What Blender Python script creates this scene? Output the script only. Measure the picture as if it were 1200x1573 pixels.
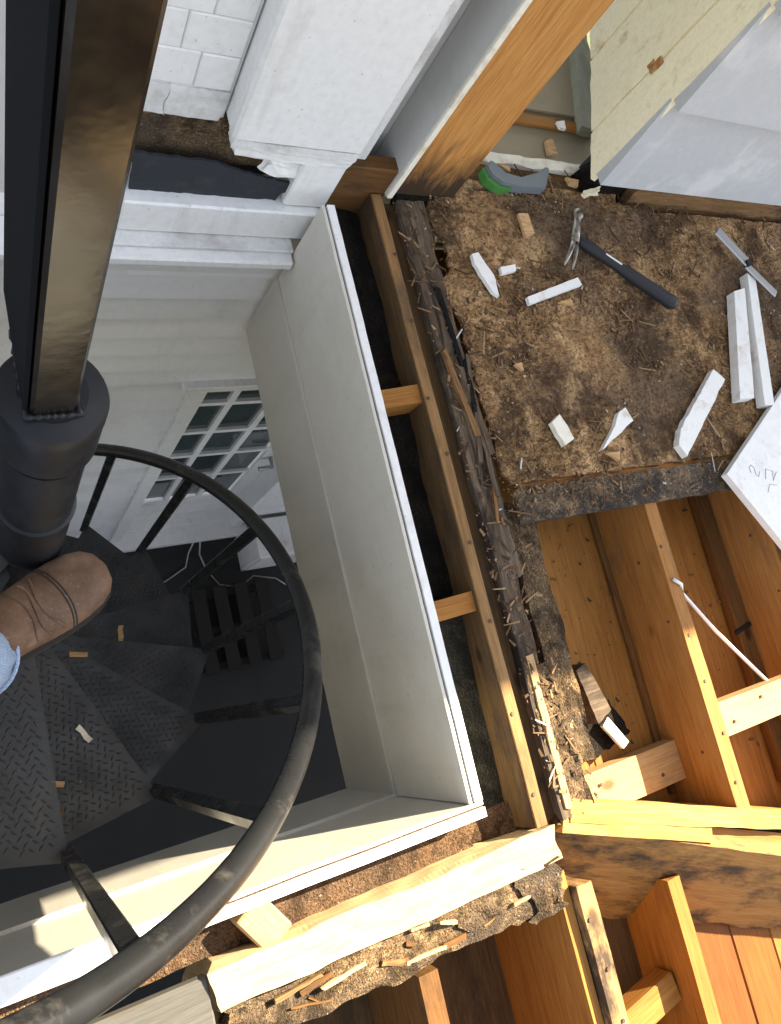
import bpy, bmesh, math, random
from mathutils import Vector, Matrix, noise
random.seed(7)
R = math.radians
for o in list(bpy.data.objects): bpy.data.objects.remove(o, do_unlink=True)
scn = bpy.context.scene
COL = scn.collection

# ------------------------------------------------------------------ camera, sky, sun, exposure
cam = bpy.data.cameras.new('camera'); cam_o = bpy.data.objects.new('camera', cam); COL.objects.link(cam_o)
cam.sensor_fit = 'VERTICAL'; cam.sensor_height = 36.0; cam.lens = 36.0 * 1169 / 1573
cam.clip_start = 0.02; cam.clip_end = 400
ax = Vector((0.867, -0.234, 0.440)), Vector((0.122, 0.956, 0.267)), Vector((-0.483, -0.177, 0.857))   # right, up, back
Zc = ax[2].normalized(); Xc = (ax[0] - Zc * ax[0].dot(Zc)).normalized(); Yc = Zc.cross(Xc)
m = Matrix((Xc, Yc, Zc)).transposed().to_4x4(); m.translation = (0, 0, 1.25)
cam_o.matrix_world = m; scn.camera = cam_o
SUN = Vector((0.66, 0.25, 0.63)).normalized()
w = bpy.data.worlds.new('World'); scn.world = w; w.use_nodes = True
sk = w.node_tree.nodes.new('ShaderNodeTexSky'); sk.sky_type = 'NISHITA'; sk.sun_disc = False
sk.sun_elevation = math.asin(SUN.z); sk.sun_rotation = math.atan2(SUN.x, SUN.y); sk.dust_density = 1.5; sk.air_density = 1.0
bg = w.node_tree.nodes['Background']; bg.inputs['Strength'].default_value = 0.085
hs = w.node_tree.nodes.new('ShaderNodeHueSaturation'); hs.inputs['Saturation'].default_value = 0.36     # hazy, pale sky
w.node_tree.links.new(sk.outputs[0], hs.inputs['Color']); w.node_tree.links.new(hs.outputs[0], bg.inputs[0])
sl = bpy.data.lights.new('sun', 'SUN'); sl.energy = 5.0; sl.angle = R(0.5); sl.color = (1.0, 0.86, 0.62)
so = bpy.data.objects.new('sun', sl); COL.objects.link(so); so.rotation_euler = SUN.to_track_quat('Z', 'Y').to_euler(); so.location = SUN * 20
scn.view_settings.view_transform = 'Standard'; scn.view_settings.look = 'None'; scn.view_settings.gamma = 1.0
scn.view_settings.exposure = 2.4
scn.render.film_transparent = False
scn.cycles.max_bounces = 7; scn.cycles.diffuse_bounces = 4; scn.cycles.glossy_bounces = 3; scn.cycles.caustics_reflective = False; scn.cycles.caustics_refractive = False

# ------------------------------------------------------------------ materials
class NT:
    def __init__(s, name, rough=0.7, spec=0.3, metal=0.0, bump=0.0):
        s.m = bpy.data.materials.new(name); s.m.use_nodes = True; s.t = s.m.node_tree; s.n = s.t.nodes; s.l = s.t.links
        s.b = s.n['Principled BSDF']; s.b.inputs['Roughness'].default_value = rough
        s.b.inputs['Specular IOR Level'].default_value = spec; s.b.inputs['Metallic'].default_value = metal
        tc = s.n.new('ShaderNodeTexCoord'); oi = s.n.new('ShaderNodeObjectInfo')
        mu = s.n.new('ShaderNodeMath'); mu.operation = 'MULTIPLY'; mu.inputs[1].default_value = 41.0; s.l.new(oi.outputs['Random'], mu.inputs[0])
        ad = s.n.new('ShaderNodeVectorMath'); ad.operation = 'ADD'
        s.l.new(tc.outputs['Object'], ad.inputs[0]); s.l.new(mu.outputs[0], ad.inputs[1])
        s.vec = ad.outputs[0]; s.raw = tc.outputs['Object']; s.rnd = oi.outputs['Random']
    def scaled(s, sc, vec=None):
        mp = s.n.new('ShaderNodeMapping'); mp.inputs['Scale'].default_value = sc; s.l.new(vec or s.vec, mp.inputs[0]); return mp.outputs[0]
    def noise(s, scale, detail=5, rough=0.6, dist=0.0, vec=None):
        t = s.n.new('ShaderNodeTexNoise'); t.inputs['Scale'].default_value = scale; t.inputs['Detail'].default_value = detail
        t.inputs['Roughness'].default_value = rough; t.inputs['Distortion'].default_value = dist; s.l.new(vec or s.vec, t.inputs['Vector']); return t.outputs['Fac']
    def ramp(s, fac, stops, const=False):
        r = s.n.new('ShaderNodeValToRGB'); e = r.color_ramp.elements
        while len(e) < len(stops): e.new(0.5)
        for i, (p, c) in enumerate(stops):
            e[i].position = p; e[i].color = (c, c, c, 1) if isinstance(c, (int, float)) else (*c, 1)
        s.l.new(fac, r.inputs[0]); return r.outputs[0]
    def mix(s, fac, a, b, mode='MIX'):
        x = s.n.new('ShaderNodeMix'); x.data_type = 'RGBA'; x.blend_type = mode
        for sock, v in ((x.inputs[0], fac), (x.inputs[6], a), (x.inputs[7], b)):
            if isinstance(v, (int, float)): sock.default_value = v
            elif isinstance(v, tuple): sock.default_value = (*v, 1)
            else: s.l.new(v, sock)
        return x.outputs[2]
    def math(s, op, a, b=0.0):
        x = s.n.new('ShaderNodeMath'); x.operation = op
        for sock, v in ((x.inputs[0], a), (x.inputs[1], b)):
            if isinstance(v, (int, float)): sock.default_value = v
            else: s.l.new(v, sock)
        return x.outputs[0]
    def axis(s, i, vec=None):
        x = s.n.new('ShaderNodeSeparateXYZ'); s.l.new(vec or s.raw, x.inputs[0]); return x.outputs[i]
    def island(s):
        g = s.n.new('ShaderNodeNewGeometry'); return g.outputs['Random Per Island']
    def color(s, c):
        if isinstance(c, tuple): s.b.inputs['Base Color'].default_value = (*c, 1)
        else: s.l.new(c, s.b.inputs['Base Color'])
    def rough(s, c): s.l.new(c, s.b.inputs['Roughness'])
    def bump(s, h, strength=0.5, dist=0.003):
        b = s.n.new('ShaderNodeBump'); b.inputs['Strength'].default_value = strength; b.inputs['Distance'].default_value = dist
        s.l.new(h, b.inputs['Height']); s.l.new(b.outputs[0], s.b.inputs['Normal'])

def wood(name, stops, stain=None, stain_amt=(0.55, 0.7), knots=True, rough=0.72, nails=False, bump=0.35):
    """lumber with the grain along the piece's own X axis"""
    k = NT(name, rough, 0.25)
    g = k.noise(3.2, 4, 0.62, 1.2, k.scaled((1.3, 22, 22)))
    c = k.ramp(g, stops)
    f = k.noise(2.0, 3, 0.5, 0, k.scaled((1.0, 3, 3)))
    c = k.mix(k.math('MULTIPLY', f, 0.35), c, stops[0][1], 'MULTIPLY') if False else k.mix(k.ramp(f, [(0.35, 0.0), (0.75, 0.45)]), c, stops[0][1])
    fg = k.noise(2.6, 3, 0.7, 0.3, k.scaled((5, 130, 130)))
    c = k.mix(k.ramp(fg, [(0.38, 0.42), (0.58, 0.0)]), c, (stops[0][1][0] * 0.62, stops[0][1][1] * 0.55, stops[0][1][2] * 0.5))
    c = k.mix(1.0, c, k.ramp(k.rnd, [(0.0, (0.78, 0.76, 0.74)), (0.5, (1.0, 1.0, 1.0)), (1.0, (0.95, 0.86, 0.74))]), 'MULTIPLY')
    if knots:
        v = k.n.new('ShaderNodeTexVoronoi'); v.inputs['Scale'].default_value = 4.2; k.l.new(k.scaled((0.9, 1.6, 1.6)), v.inputs['Vector'])
        kf = k.ramp(v.outputs['Distance'], [(0.0, 1.0), (0.05, 0.9), (0.1, 0.0)])
        c = k.mix(kf, c, (stops[0][1][0] * 0.3, stops[0][1][1] * 0.25, stops[0][1][2] * 0.25))
    if stain:
        sf = k.noise(5.0, 5, 0.7, 0, k.scaled((1.0, 2.2, 2.2)))
        c = k.mix(k.ramp(sf, [(stain_amt[0], 0.0), (stain_amt[1], 1.0)]), c, stain)
    k.color(c); k.bump(k.mix(0.5, g, fg), bump, 0.002)
    return k

MAT = {}
def put(k, key): MAT[key] = k.m if isinstance(k, NT) else k
put(wood('fresh_pine', [(0.25, (0.26, 0.105, 0.02)), (0.5, (0.37, 0.17, 0.038)), (0.8, (0.45, 0.225, 0.06))], (0.20, 0.08, 0.025), (0.6, 0.82)), 'pine')
put(wood('joist_pine', [(0.25, (0.30, 0.14, 0.038)), (0.5, (0.42, 0.215, 0.066)), (0.8, (0.50, 0.28, 0.10))], (0.16, 0.09, 0.045), (0.58, 0.78)), 'jpine')
put(wood('pale_pine', [(0.25, (0.47, 0.29, 0.13)), (0.5, (0.60, 0.40, 0.19)), (0.8, (0.68, 0.49, 0.27))], (0.22, 0.14, 0.08), (0.56, 0.72)), 'pale')
put(wood('bleached_beam', [(0.25, (0.46, 0.33, 0.18)), (0.5, (0.60, 0.47, 0.29)), (0.8, (0.68, 0.57, 0.40))], (0.34, 0.19, 0.08), (0.55, 0.72), knots=False), 'bleach')
put(wood('sawn_lit_edge', [(0.25, (0.20, 0.12, 0.055)), (0.5, (0.29, 0.18, 0.085)), (0.8, (0.36, 0.235, 0.12))], (0.10, 0.065, 0.035), (0.52, 0.7), rough=0.85), 'tanedge')
put(wood('yellow_pine', [(0.25, (0.38, 0.19, 0.045)), (0.5, (0.54, 0.32, 0.09)), (0.8, (0.64, 0.42, 0.15))], (0.22, 0.11, 0.04), (0.52, 0.7), knots=False), 'yellow')
put(wood('sun_dappled_pine', [(0.25, (0.33, 0.19, 0.075)), (0.5, (0.46, 0.29, 0.125)), (0.8, (0.54, 0.37, 0.18))], (0.06, 0.04, 0.025), (0.46, 0.58)), 'jpale')  # dark blotches paint dappled sun and shade into the wood
put(wood('orange_pine', [(0.25, (0.16, 0.05, 0.005)), (0.5, (0.22, 0.075, 0.008)), (0.8, (0.27, 0.10, 0.014))], (0.16, 0.06, 0.015), (0.55, 0.75)), 'orange')
put(wood('aged_lumber', [(0.25, (0.13, 0.07, 0.03)), (0.5, (0.26, 0.15, 0.065)), (0.8, (0.36, 0.22, 0.10))], (0.035, 0.024, 0.018), (0.48, 0.62), rough=0.85, bump=0.6), 'aged')
put(wood('brown_lumber', [(0.25, (0.11, 0.05, 0.015)), (0.5, (0.18, 0.085, 0.025)), (0.8, (0.23, 0.115, 0.035))], (0.03, 0.02, 0.014), (0.5, 0.72), rough=0.8, bump=0.5), 'brown')
put(wood('weathered_gray', [(0.25, (0.065, 0.047, 0.034)), (0.5, (0.145, 0.105, 0.072)), (0.8, (0.27, 0.205, 0.145))], (0.026, 0.019, 0.014), (0.5, 0.66), knots=False, rough=0.9, bump=0.9), 'weather')
put(wood('gray_floorboard', [(0.25, (0.07, 0.068, 0.062)), (0.5, (0.095, 0.093, 0.085)), (0.8, (0.12, 0.117, 0.106))], (0.08, 0.06, 0.045), (0.6, 0.75), knots=False), 'grayboard')

put(wood('dark_brown_lumber', [(0.25, (0.07, 0.04, 0.016)), (0.5, (0.12, 0.07, 0.028)), (0.8, (0.17, 0.10, 0.042))], (0.03, 0.02, 0.014), (0.5, 0.72), rough=0.85, bump=0.6), 'darkbrown')
put(wood('stained_pine', [(0.25, (0.23, 0.11, 0.026)), (0.5, (0.34, 0.18, 0.05)), (0.8, (0.42, 0.24, 0.075))], (0.045, 0.028, 0.014), (0.47, 0.62)), 'beamface')
def rotten(name, dark, mid, tan, tanpos=0.6, sc=9.0, grey=(0.045, 0.045, 0.05), speck=(0.33, 0.32, 0.30)):
    k = NT(name, 0.92, 0.15)
    a = k.noise(sc, 5, 0.72, 1.0); b = k.noise(sc * 5, 3, 0.75, 1.5, k.scaled((1.0, 2.6, 2.6))); d = k.noise(sc * 0.35, 3, 0.6, 0)
    e = k.noise(sc * 16, 2, 0.8, 0)
    c = k.ramp(a, [(0.30, dark), (0.46, mid), (tanpos, mid), (tanpos + 0.12, tan)])
    c = k.mix(k.ramp(b, [(0.5, 0.0), (0.68, 0.85)]), c, tan)
    c = k.mix(k.ramp(d, [(0.48, 0.0), (0.62, 0.8)]), c, grey)
    c = k.mix(k.ramp(k.noise(sc * 0.8, 4, 0.75, 0, k.scaled((1, 1, 1), k.raw)), [(0.50, 0.0), (0.60, 0.75)]), c, dark)
    c = k.mix(k.ramp(e, [(0.40, 0.6), (0.54, 0.0)]), c, dark)
    c = k.mix(k.ramp(k.noise(sc * 11, 2, 0.5), [(0.70, 0.0), (0.74, 0.8)]), c, speck)
    k.color(c); h = k.mix(0.5, a, e); k.bump(h, 1.0, 0.012)
    return k
put(rotten('rotten_plywood', (0.045, 0.027, 0.016), (0.29, 0.165, 0.074), (0.54, 0.345, 0.17), 0.50, 7.0, (0.115, 0.08, 0.055)), 'ply')
put(rotten('rotten_strip', (0.025, 0.024, 0.024), (0.12, 0.09, 0.062), (0.38, 0.25, 0.135), 0.50, 10.0, (0.06, 0.06, 0.066)), 'plystrip')
put(rotten('crumbled_wood', (0.025, 0.017, 0.01), (0.15, 0.095, 0.05), (0.42, 0.29, 0.16), 0.55, 15.0, (0.08, 0.06, 0.045)), 'crumb')
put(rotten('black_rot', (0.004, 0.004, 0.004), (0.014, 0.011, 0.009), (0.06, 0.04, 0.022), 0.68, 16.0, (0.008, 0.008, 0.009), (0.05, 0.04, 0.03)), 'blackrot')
put(rotten('gap_void_shade', (0.016, 0.014, 0.010), (0.045, 0.042, 0.030), (0.09, 0.075, 0.05), 0.6, 12.0, (0.035, 0.034, 0.026), (0.08, 0.07, 0.05)), 'gapdark')  # shade of the open gap mixed as a dark colour
put(rotten('gap_dirt', (0.03, 0.018, 0.01), (0.13, 0.075, 0.04), (0.25, 0.15, 0.08), 0.6, 14.0, (0.09, 0.06, 0.04)), 'gapdirt')

def paint(name, col, dirt=(0.35, 0.31, 0.26), amt=(0.62, 0.8), rough=0.5, sc=4.0, bump=0.12, fine=0.06):
    k = NT(name, rough, 0.35)
    f = k.noise(sc, 5, 0.65, 0); g = k.noise(sc * 14, 2, 0.6)
    c = k.mix(k.ramp(f, [(amt[0], 0.0), (amt[1], 0.55)]), col, dirt)
    c = k.mix(k.ramp(g, [(0.3, fine * 2), (0.6, 0.0)]), c, dirt)
    st_ = k.noise(9, 4, 0.65, 0, k.scaled((2.2, 2.2, 0.25)))
    c = k.mix(k.ramp(st_, [(0.56, 0.0), (0.78, 0.32)]), c, dirt)
    sp_ = k.noise(sc * 30, 2, 0.5); c = k.mix(k.ramp(sp_, [(0.70, 0.0), (0.76, 0.5)]), c, dirt)
    k.color(c); k.bump(g, bump, 0.002); return k
put(paint('white_paint', (0.80, 0.80, 0.79)), 'white')
put(paint('white_paint_grimy', (0.72, 0.72, 0.71), (0.22, 0.19, 0.16), (0.5, 0.7), 0.6, 7.0), 'grimy')
put(paint('cream_paint', (0.95, 0.86, 0.62), (0.42, 0.24, 0.10), (0.60, 0.70), 0.55, 7.0, 0.3), 'cream')
put(paint('gray_blue_siding', (0.45, 0.46, 0.47), (0.68, 0.66, 0.65), (0.55, 0.66), 0.5, 4.5, 0.35), 'siding')
put(paint('gray_primer', (0.52, 0.515, 0.50), (0.36, 0.34, 0.31), (0.6, 0.8), 0.6, 3.0), 'gray')
put(paint('skirt_paint', (0.60, 0.575, 0.51), (0.40, 0.36, 0.29), (0.52, 0.80), 0.42, 2.2), 'skirt')
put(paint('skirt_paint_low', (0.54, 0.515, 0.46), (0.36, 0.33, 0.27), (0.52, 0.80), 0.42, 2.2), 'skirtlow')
put(paint('lower_siding', (0.73, 0.735, 0.735), (0.45, 0.44, 0.42), (0.55, 0.8), 0.55, 3.0), 'lowsiding')
put(paint('tan_subfloor', (0.33, 0.28, 0.19), (0.24, 0.2, 0.14), (0.5, 0.75), 0.8, 6.0), 'tan')
put(paint('mossy_trim', (0.27, 0.27, 0.20), (0.14, 0.15, 0.10), (0.45, 0.7), 0.8, 9.0), 'moss')
put(paint('pale_splinter', (0.82, 0.78, 0.66), (0.5, 0.4, 0.26), (0.5, 0.65), 0.7, 18.0), 'palestrip')
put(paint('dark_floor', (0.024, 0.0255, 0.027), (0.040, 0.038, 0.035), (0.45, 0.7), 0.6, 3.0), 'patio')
put(paint('ground_soil', (0.10, 0.11, 0.06), (0.08, 0.065, 0.05), (0.4, 0.6), 0.95, 0.6), 'ground')
put(paint('tar_paper', (0.022, 0.026, 0.034), (0.07, 0.06, 0.05), (0.56, 0.72), 0.8, 9.0, 0.4), 'tar')
put(paint('roof_shingle', (0.09, 0.085, 0.08), (0.05, 0.05, 0.05), (0.5, 0.7), 0.9, 9.0), 'roof')
put(paint('mortar', (0.62, 0.62, 0.62), (0.45, 0.44, 0.42), (0.5, 0.7), 0.9, 12.0), 'mortar')
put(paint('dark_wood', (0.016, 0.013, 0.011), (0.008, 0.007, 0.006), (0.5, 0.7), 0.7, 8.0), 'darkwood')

def steel(name, col, rough, wear, wpos=(0.62, 0.75), spec=0.5):
    k = NT(name, rough, spec, 0.0)
    f = k.noise(9, 5, 0.7, 0); g = k.noise(60, 2, 0.6)
    msk = k.ramp(f, [(wpos[0], 0.0), (wpos[1], 0.7)])
    c = k.mix(msk, col, wear); k.color(c)
    k.rough(k.ramp(k.noise(14, 6, 0.6), [(0.3, rough * 0.7), (0.7, min(1, rough * 1.5))]))
    k.bump(g, 0.15, 0.001); return k
put(steel('black_enamel', (0.010, 0.011, 0.014), 0.42, (0.05, 0.04, 0.03), (0.6, 0.75), 0.3), 'black')
put(steel('newel_enamel', (0.014, 0.011, 0.008), 0.15, (0.06, 0.04, 0.023), (0.50, 0.76), 0.85), 'newel')
put(steel('tread_enamel', (0.034, 0.036, 0.040), 0.5, (0.085, 0.066, 0.048), (0.53, 0.74)), 'tread')
put(steel('rail_enamel', (0.010, 0.0105, 0.0115), 0.27, (0.13, 0.12, 0.105), (0.54, 0.80), 0.4), 'rail')
k = NT('hammer_steel', 0.38, 0.5, 0.85); k.color(k.ramp(k.noise(30, 6, 0.7), [(0.35, (0.10, 0.08, 0.06)), (0.6, (0.36, 0.33, 0.29))])); put(k, 'steel')
k = NT('black_rubber', 0.6, 0.35); k.color((0.018, 0.019, 0.022)); put(k, 'rubber')
k = NT('matte_black', 0.9, 0.08); k.color((0.006, 0.007, 0.009)); put(k, 'matte')
k = NT('galvanised', 0.45, 0.5, 0.8); k.color((0.45, 0.45, 0.45)); put(k, 'galv')
k = NT('rust_nail', 0.6, 0.4, 0.4); k.color((0.09, 0.06, 0.045)); put(k, 'rustnail')
k = NT('white_plastic', 0.4, 0.4); k.color((0.78, 0.78, 0.76)); put(k, 'plastic')
k = NT('gray_plastic', 0.42, 0.4); k.color((0.16, 0.18, 0.19)); put(k, 'grayplastic')
k = NT('green_plastic', 0.45, 0.4); k.color((0.06, 0.22, 0.05)); put(k, 'green')
k = NT('marker_ink', 0.7, 0.2); k.color((0.34, 0.34, 0.35)); put(k, 'ink')
k = NT('orange_stain', 0.8, 0.2); k.color(k.ramp(k.noise(60, 4, 0.7), [(0.35, (0.30, 0.11, 0.03)), (0.65, (0.55, 0.33, 0.14))])); put(k, 'rust')
k = NT('window_glass', 0.04, 0.6); k.color(k.ramp(k.noise(2.2, 3, 0.5), [(0.3, (0.03, 0.042, 0.042)), (0.7, (0.075, 0.10, 0.10))])); put(k, 'glass')
k = NT('boot_leather', 0.62, 0.3)
f = k.noise(22, 6, 0.7); g = k.noise(160, 3, 0.6); h = k.noise(9, 3, 0.6)
c = k.mix(k.ramp(f, [(0.35, 0.0), (0.68, 1.0)]), (0.075, 0.040, 0.023), (0.15, 0.085, 0.050))
c = k.mix(k.ramp(h, [(0.52, 0.0), (0.7, 0.75)]), c, (0.24, 0.16, 0.105)); c = k.mix(k.ramp(g, [(0.6, 0.0), (0.75, 0.5)]), c, (0.26, 0.18, 0.12))
k.color(c); k.bump(k.mix(0.5, f, g), 0.5, 0.002); put(k, 'leather')
k = NT('boot_sole', 0.7, 0.3); k.color((0.03, 0.024, 0.02)); put(k, 'sole')
k = NT('denim', 0.95, 0.1)
f = k.noise(18, 5, 0.6); wv = k.noise(420, 2, 0.5, 0, k.scaled((1, 3, 1)))
k.color(k.mix(k.ramp(wv, [(0.4, 0.0), (0.62, 0.8)]), k.mix(f, (0.09, 0.14, 0.26), (0.22, 0.30, 0.44)), (0.42, 0.50, 0.62))); k.bump(wv, 0.5, 0.001); put(k, 'denim')
k = NT('shards', 0.85, 0.2); i_ = k.island()
k.color(k.ramp(i_, [(0.0, (0.05, 0.03, 0.017)), (0.45, (0.12, 0.07, 0.035)), (0.75, (0.20, 0.12, 0.06)), (0.95, (0.31, 0.195, 0.10)), (0.985, (0.34, 0.22, 0.12)), (0.99, (0.55, 0.55, 0.53))])); put(k, 'shards')
k = NT('chip_wood', 0.8, 0.2); k.color(k.ramp(k.noise(25, 5, 0.6, 1, k.scaled((1, 6, 6))), [(0.3, (0.38, 0.2, 0.08)), (0.7, (0.62, 0.42, 0.22))])); put(k, 'chip')
# post face: fresh pine, blackened by rot at its foot (the stain has its own ragged outline)
k = wood('rot_footed_pine', [(0.25, (0.42, 0.18, 0.045)), (0.5, (0.55, 0.27, 0.075)), (0.8, (0.63, 0.35, 0.12))], (0.30, 0.14, 0.05), (0.62, 0.8))
src = k.b.inputs['Base Color'].links[0].from_socket
n_ = k.noise(13, 7, 0.7, 0.8, k.scaled((0.5, 1.6, 1.6)))
edge = k.math('ADD', k.axis(0), k.math('MULTIPLY', k.math('SUBTRACT', n_, 0.5), 0.34))
k.color(k.mix(k.ramp(edge, [(0.05, 0.97), (0.17, 0.0)]), src, (0.035, 0.022, 0.014))); put(k, 'rotpost')

# ------------------------------------------------------------------ mesh helpers
def link(name, me, mat=None, parent=None, smooth=False):
    o = bpy.data.objects.new(name, me); COL.objects.link(o)
    if mat is not None: me.materials.append(MAT[mat] if isinstance(mat, str) else mat)
    if parent is not None: o.parent = parent
    if smooth:
        for p in me.polygons: p.use_smooth = True
    return o
def tag(o, label=None, cat=None, group=None, kind=None):
    if label: o['label'] = label
    if cat: o['category'] = cat
    if group: o['group'] = group
    if kind: o['kind'] = kind
    return o
def empty(name, loc=(0, 0, 0)):
    o = bpy.data.objects.new(name, None); COL.objects.link(o); o.location = loc; o.empty_display_size = 0.1; return o
def bm_box(bm, lo, hi, M=None, bev=0.0):
    b2 = bmesh.new(); bmesh.ops.create_cube(b2, size=1)
    c = (Vector(lo) + Vector(hi)) / 2; s = Vector(hi) - Vector(lo)
    for v in b2.verts: v.co = Vector((v.co.x * s.x, v.co.y * s.y, v.co.z * s.z)) + c
    if bev: bmesh.ops.bevel(b2, geom=b2.edges[:], offset=bev, segments=1, affect='EDGES')
    if M is not None: b2.transform(M)
    t = bpy.data.meshes.new('t'); b2.to_mesh(t); bm.from_mesh(t); bpy.data.meshes.remove(t); b2.free()
def fin(bm, name='m'):
    me = bpy.data.meshes.new(name); bmesh.ops.recalc_face_normals(bm, faces=bm.faces[:]); bm.to_mesh(me); bm.free(); return me
def box(name, lo, hi, mat, parent=None, bev=0.002):
    """axis-aligned box, origin at its low corner so that wood grain runs along X"""
    bm = bmesh.new(); s = Vector(hi) - Vector(lo); bm_box(bm, (0, 0, 0), s, None, bev)
    o = link(name, fin(bm), mat, parent); o.location = lo; return o
def frame_to(p0, p1, up=(0, 0, 1)):
    x = (Vector(p1) - Vector(p0)); L = x.length; x.normalize(); u = Vector(up); y = u.cross(x)
    if y.length < 1e-4: y = Vector((0, 1, 0)).cross(x)
    y.normalize(); z = x.cross(y); M = Matrix((x, y, z)).transposed().to_4x4(); M.translation = p0; return M, L
def rough_mesh(L, W, H, nx, ny, nz, amp, sc, seed=0, ends=1.0, taper=None, grain=0.42):
    """board of L x W x H (X from 0 to L, centred in Y, top at z=0), every face cut up and displaced by noise"""
    bm = bmesh.new(); vs = {}
    def vert(i, j, k_):
        key = (i, j, k_)
        if key not in vs:
            p = Vector((L * i / nx, W * (j / ny - 0.5), -H * k_ / nz))
            if taper: p = taper(p)
            q = Vector((p.x * sc * grain, p.y * sc, p.z * sc)) + Vector((seed * 7.3, seed * 3.1, 0))
            d = Vector((noise.noise(q), noise.noise(q + Vector((31, 0, 7))), noise.noise(q + Vector((0, 17, 53))))) * amp
            d += Vector((noise.noise(q * 3.7), noise.noise(q * 3.7 + Vector((31, 0, 7))), noise.noise(q * 3.7 + Vector((0, 17, 53))))) * amp * 0.5
            if i in (0, nx): d.x *= 3 * ends
            vs[key] = bm.verts.new(p + d)
        return vs[key]
    for i in range(nx):
        for j in range(ny):
            for k_ in (0, nz): bm.faces.new([vert(i, j, k_), vert(i + 1, j, k_), vert(i + 1, j + 1, k_), vert(i, j + 1, k_)])
        for k_ in range(nz):
            for j in (0, ny): bm.faces.new([vert(i, j, k_), vert(i + 1, j, k_), vert(i + 1, j, k_ + 1), vert(i, j, k_ + 1)])
    for j in range(ny):
        for k_ in range(nz):
            for i in (0, nx): bm.faces.new([vert(i, j, k_), vert(i, j + 1, k_), vert(i, j + 1, k_ + 1), vert(i, j, k_ + 1)])
    return fin(bm)
def board(name, p0, p1, W, H, mat, parent=None, up=(0, 0, 1), bev=0.003, warp=0.0, seed=0):
    """lumber from p0 to p1, top face centre line on p0-p1, W across, H down"""
    M, L = frame_to(p0, p1, up); bm = bmesh.new(); bm_box(bm, (0, -W / 2, -H), (L, W / 2, 0), None, bev)
    o = link(name, fin(bm), mat, parent); o.matrix_world = M; return o
def rough_board(name, p0, p1, W, H, mat, parent=None, amp=0.004, sc=14, seed=0, up=(0, 0, 1), nx=None, ny=3, nz=5, ends=1.0, taper=None, smooth=False):
    M, L = frame_to(p0, p1, up)
    o = link(name, rough_mesh(L, W, H, nx or max(8, int(L / 0.02)), ny, nz, amp, sc, seed, ends, taper), mat, parent, smooth); o.matrix_world = M; return o
def tube_mesh(pts, rad, n=16, square=False, cap=True, rot=0.0):
    bm = bmesh.new(); rings = []; N = len(pts); pts = [Vector(p) for p in pts]
    prev = None
    for i, p in enumerate(pts):
        t = (pts[min(i + 1, N - 1)] - pts[max(i - 1, 0)]).normalized()
        if prev is None:
            a = Vector((0, 0, 1)) if abs(t.z) < 0.9 else Vector((1, 0, 0)); u = a.cross(t).normalized()
        else: u = (prev - t * prev.dot(t)).normalized()
        prev = u; v = t.cross(u); r = rad[i] if isinstance(rad, (list, tuple)) else rad
        rings.append([bm.verts.new(p + (u * math.cos(2 * math.pi * (k_ + rot) / n) + v * math.sin(2 * math.pi * (k_ + rot) / n)) * r) for k_ in range(n)])
    for a, b in zip(rings, rings[1:]):
        for k_ in range(n): bm.faces.new([a[k_], a[(k_ + 1) % n], b[(k_ + 1) % n], b[k_]])
    if cap: bm.faces.new(rings[0][::-1]); bm.faces.new(rings[-1])
    return fin(bm)
def tube(name, pts, rad, mat, parent=None, n=16, smooth=True, **kw):
    return link(name, tube_mesh(pts, rad, n, **kw), mat, parent, smooth)
def lathe(name, prof, mat, parent, cx=0, cy=0, n=40):
    bm = bmesh.new(); rings = []
    for r, z in prof: rings.append([bm.verts.new((r * math.cos(2 * math.pi * i / n), r * math.sin(2 * math.pi * i / n), z)) for i in range(n)])
    for a, b in zip(rings, rings[1:]):
        for i in range(n): bm.faces.new([a[i], a[(i + 1) % n], b[(i + 1) % n], b[i]])
    bm.faces.new(rings[0][::-1]); bm.faces.new(rings[-1])
    o = link(name, fin(bm), mat, parent); o.location = (cx, cy, 0)
    for p in o.data.polygons: p.use_smooth = len(p.vertices) == 4
    o.data.set_sharp_from_angle(angle=R(40)); return o
def prism_mesh(poly, z0, z1, tilt=0.0, amp=0.0):
    """slab with the outline poly; origin stays in world space"""
    bm = bmesh.new(); n = len(poly); cx = sum(p[0] for p in poly) / n
    bot = [bm.verts.new((x, y, z0 + max(0, (x - cx)) * tilt)) for x, y in poly]
    top = [bm.verts.new((x, y, z1 + max(0, (x - cx)) * tilt)) for x, y in poly]
    bm.faces.new(bot[::-1]); bm.faces.new(top)
    for i in range(n): bm.faces.new([bot[i], bot[(i + 1) % n], top[(i + 1) % n], top[i]])
    return bm
def ragged(poly, step=0.012, amp=0.004, seed=0, closed=True):
    out = []; n = len(poly)
    for i in range(n if closed else n - 1):
        a = Vector((*poly[i], 0)); b = Vector((*poly[(i + 1) % n], 0)); L = (b - a).length; k_ = max(1, int(L / step))
        for j in range(k_):
            p = a.lerp(b, j / k_)
            if j: p += Vector((noise.noise(p * 60 + Vector((seed, 0, 0))), noise.noise(p * 60 + Vector((0, seed, 9))), 0)) * amp
            out.append((p.x, p.y))
    return out

# ================================================================== SETTING
G = -3.30
box('ground', (-60, -60, G - 0.5), (60, 60, G - 0.05), 'ground', bev=0)['kind'] = 'structure'
pf = box('patio', (-4.0, -4.5, G - 0.05), (6.0, 1.2, G), 'patio', bev=0.004); pf['kind'] = 'structure'
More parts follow.
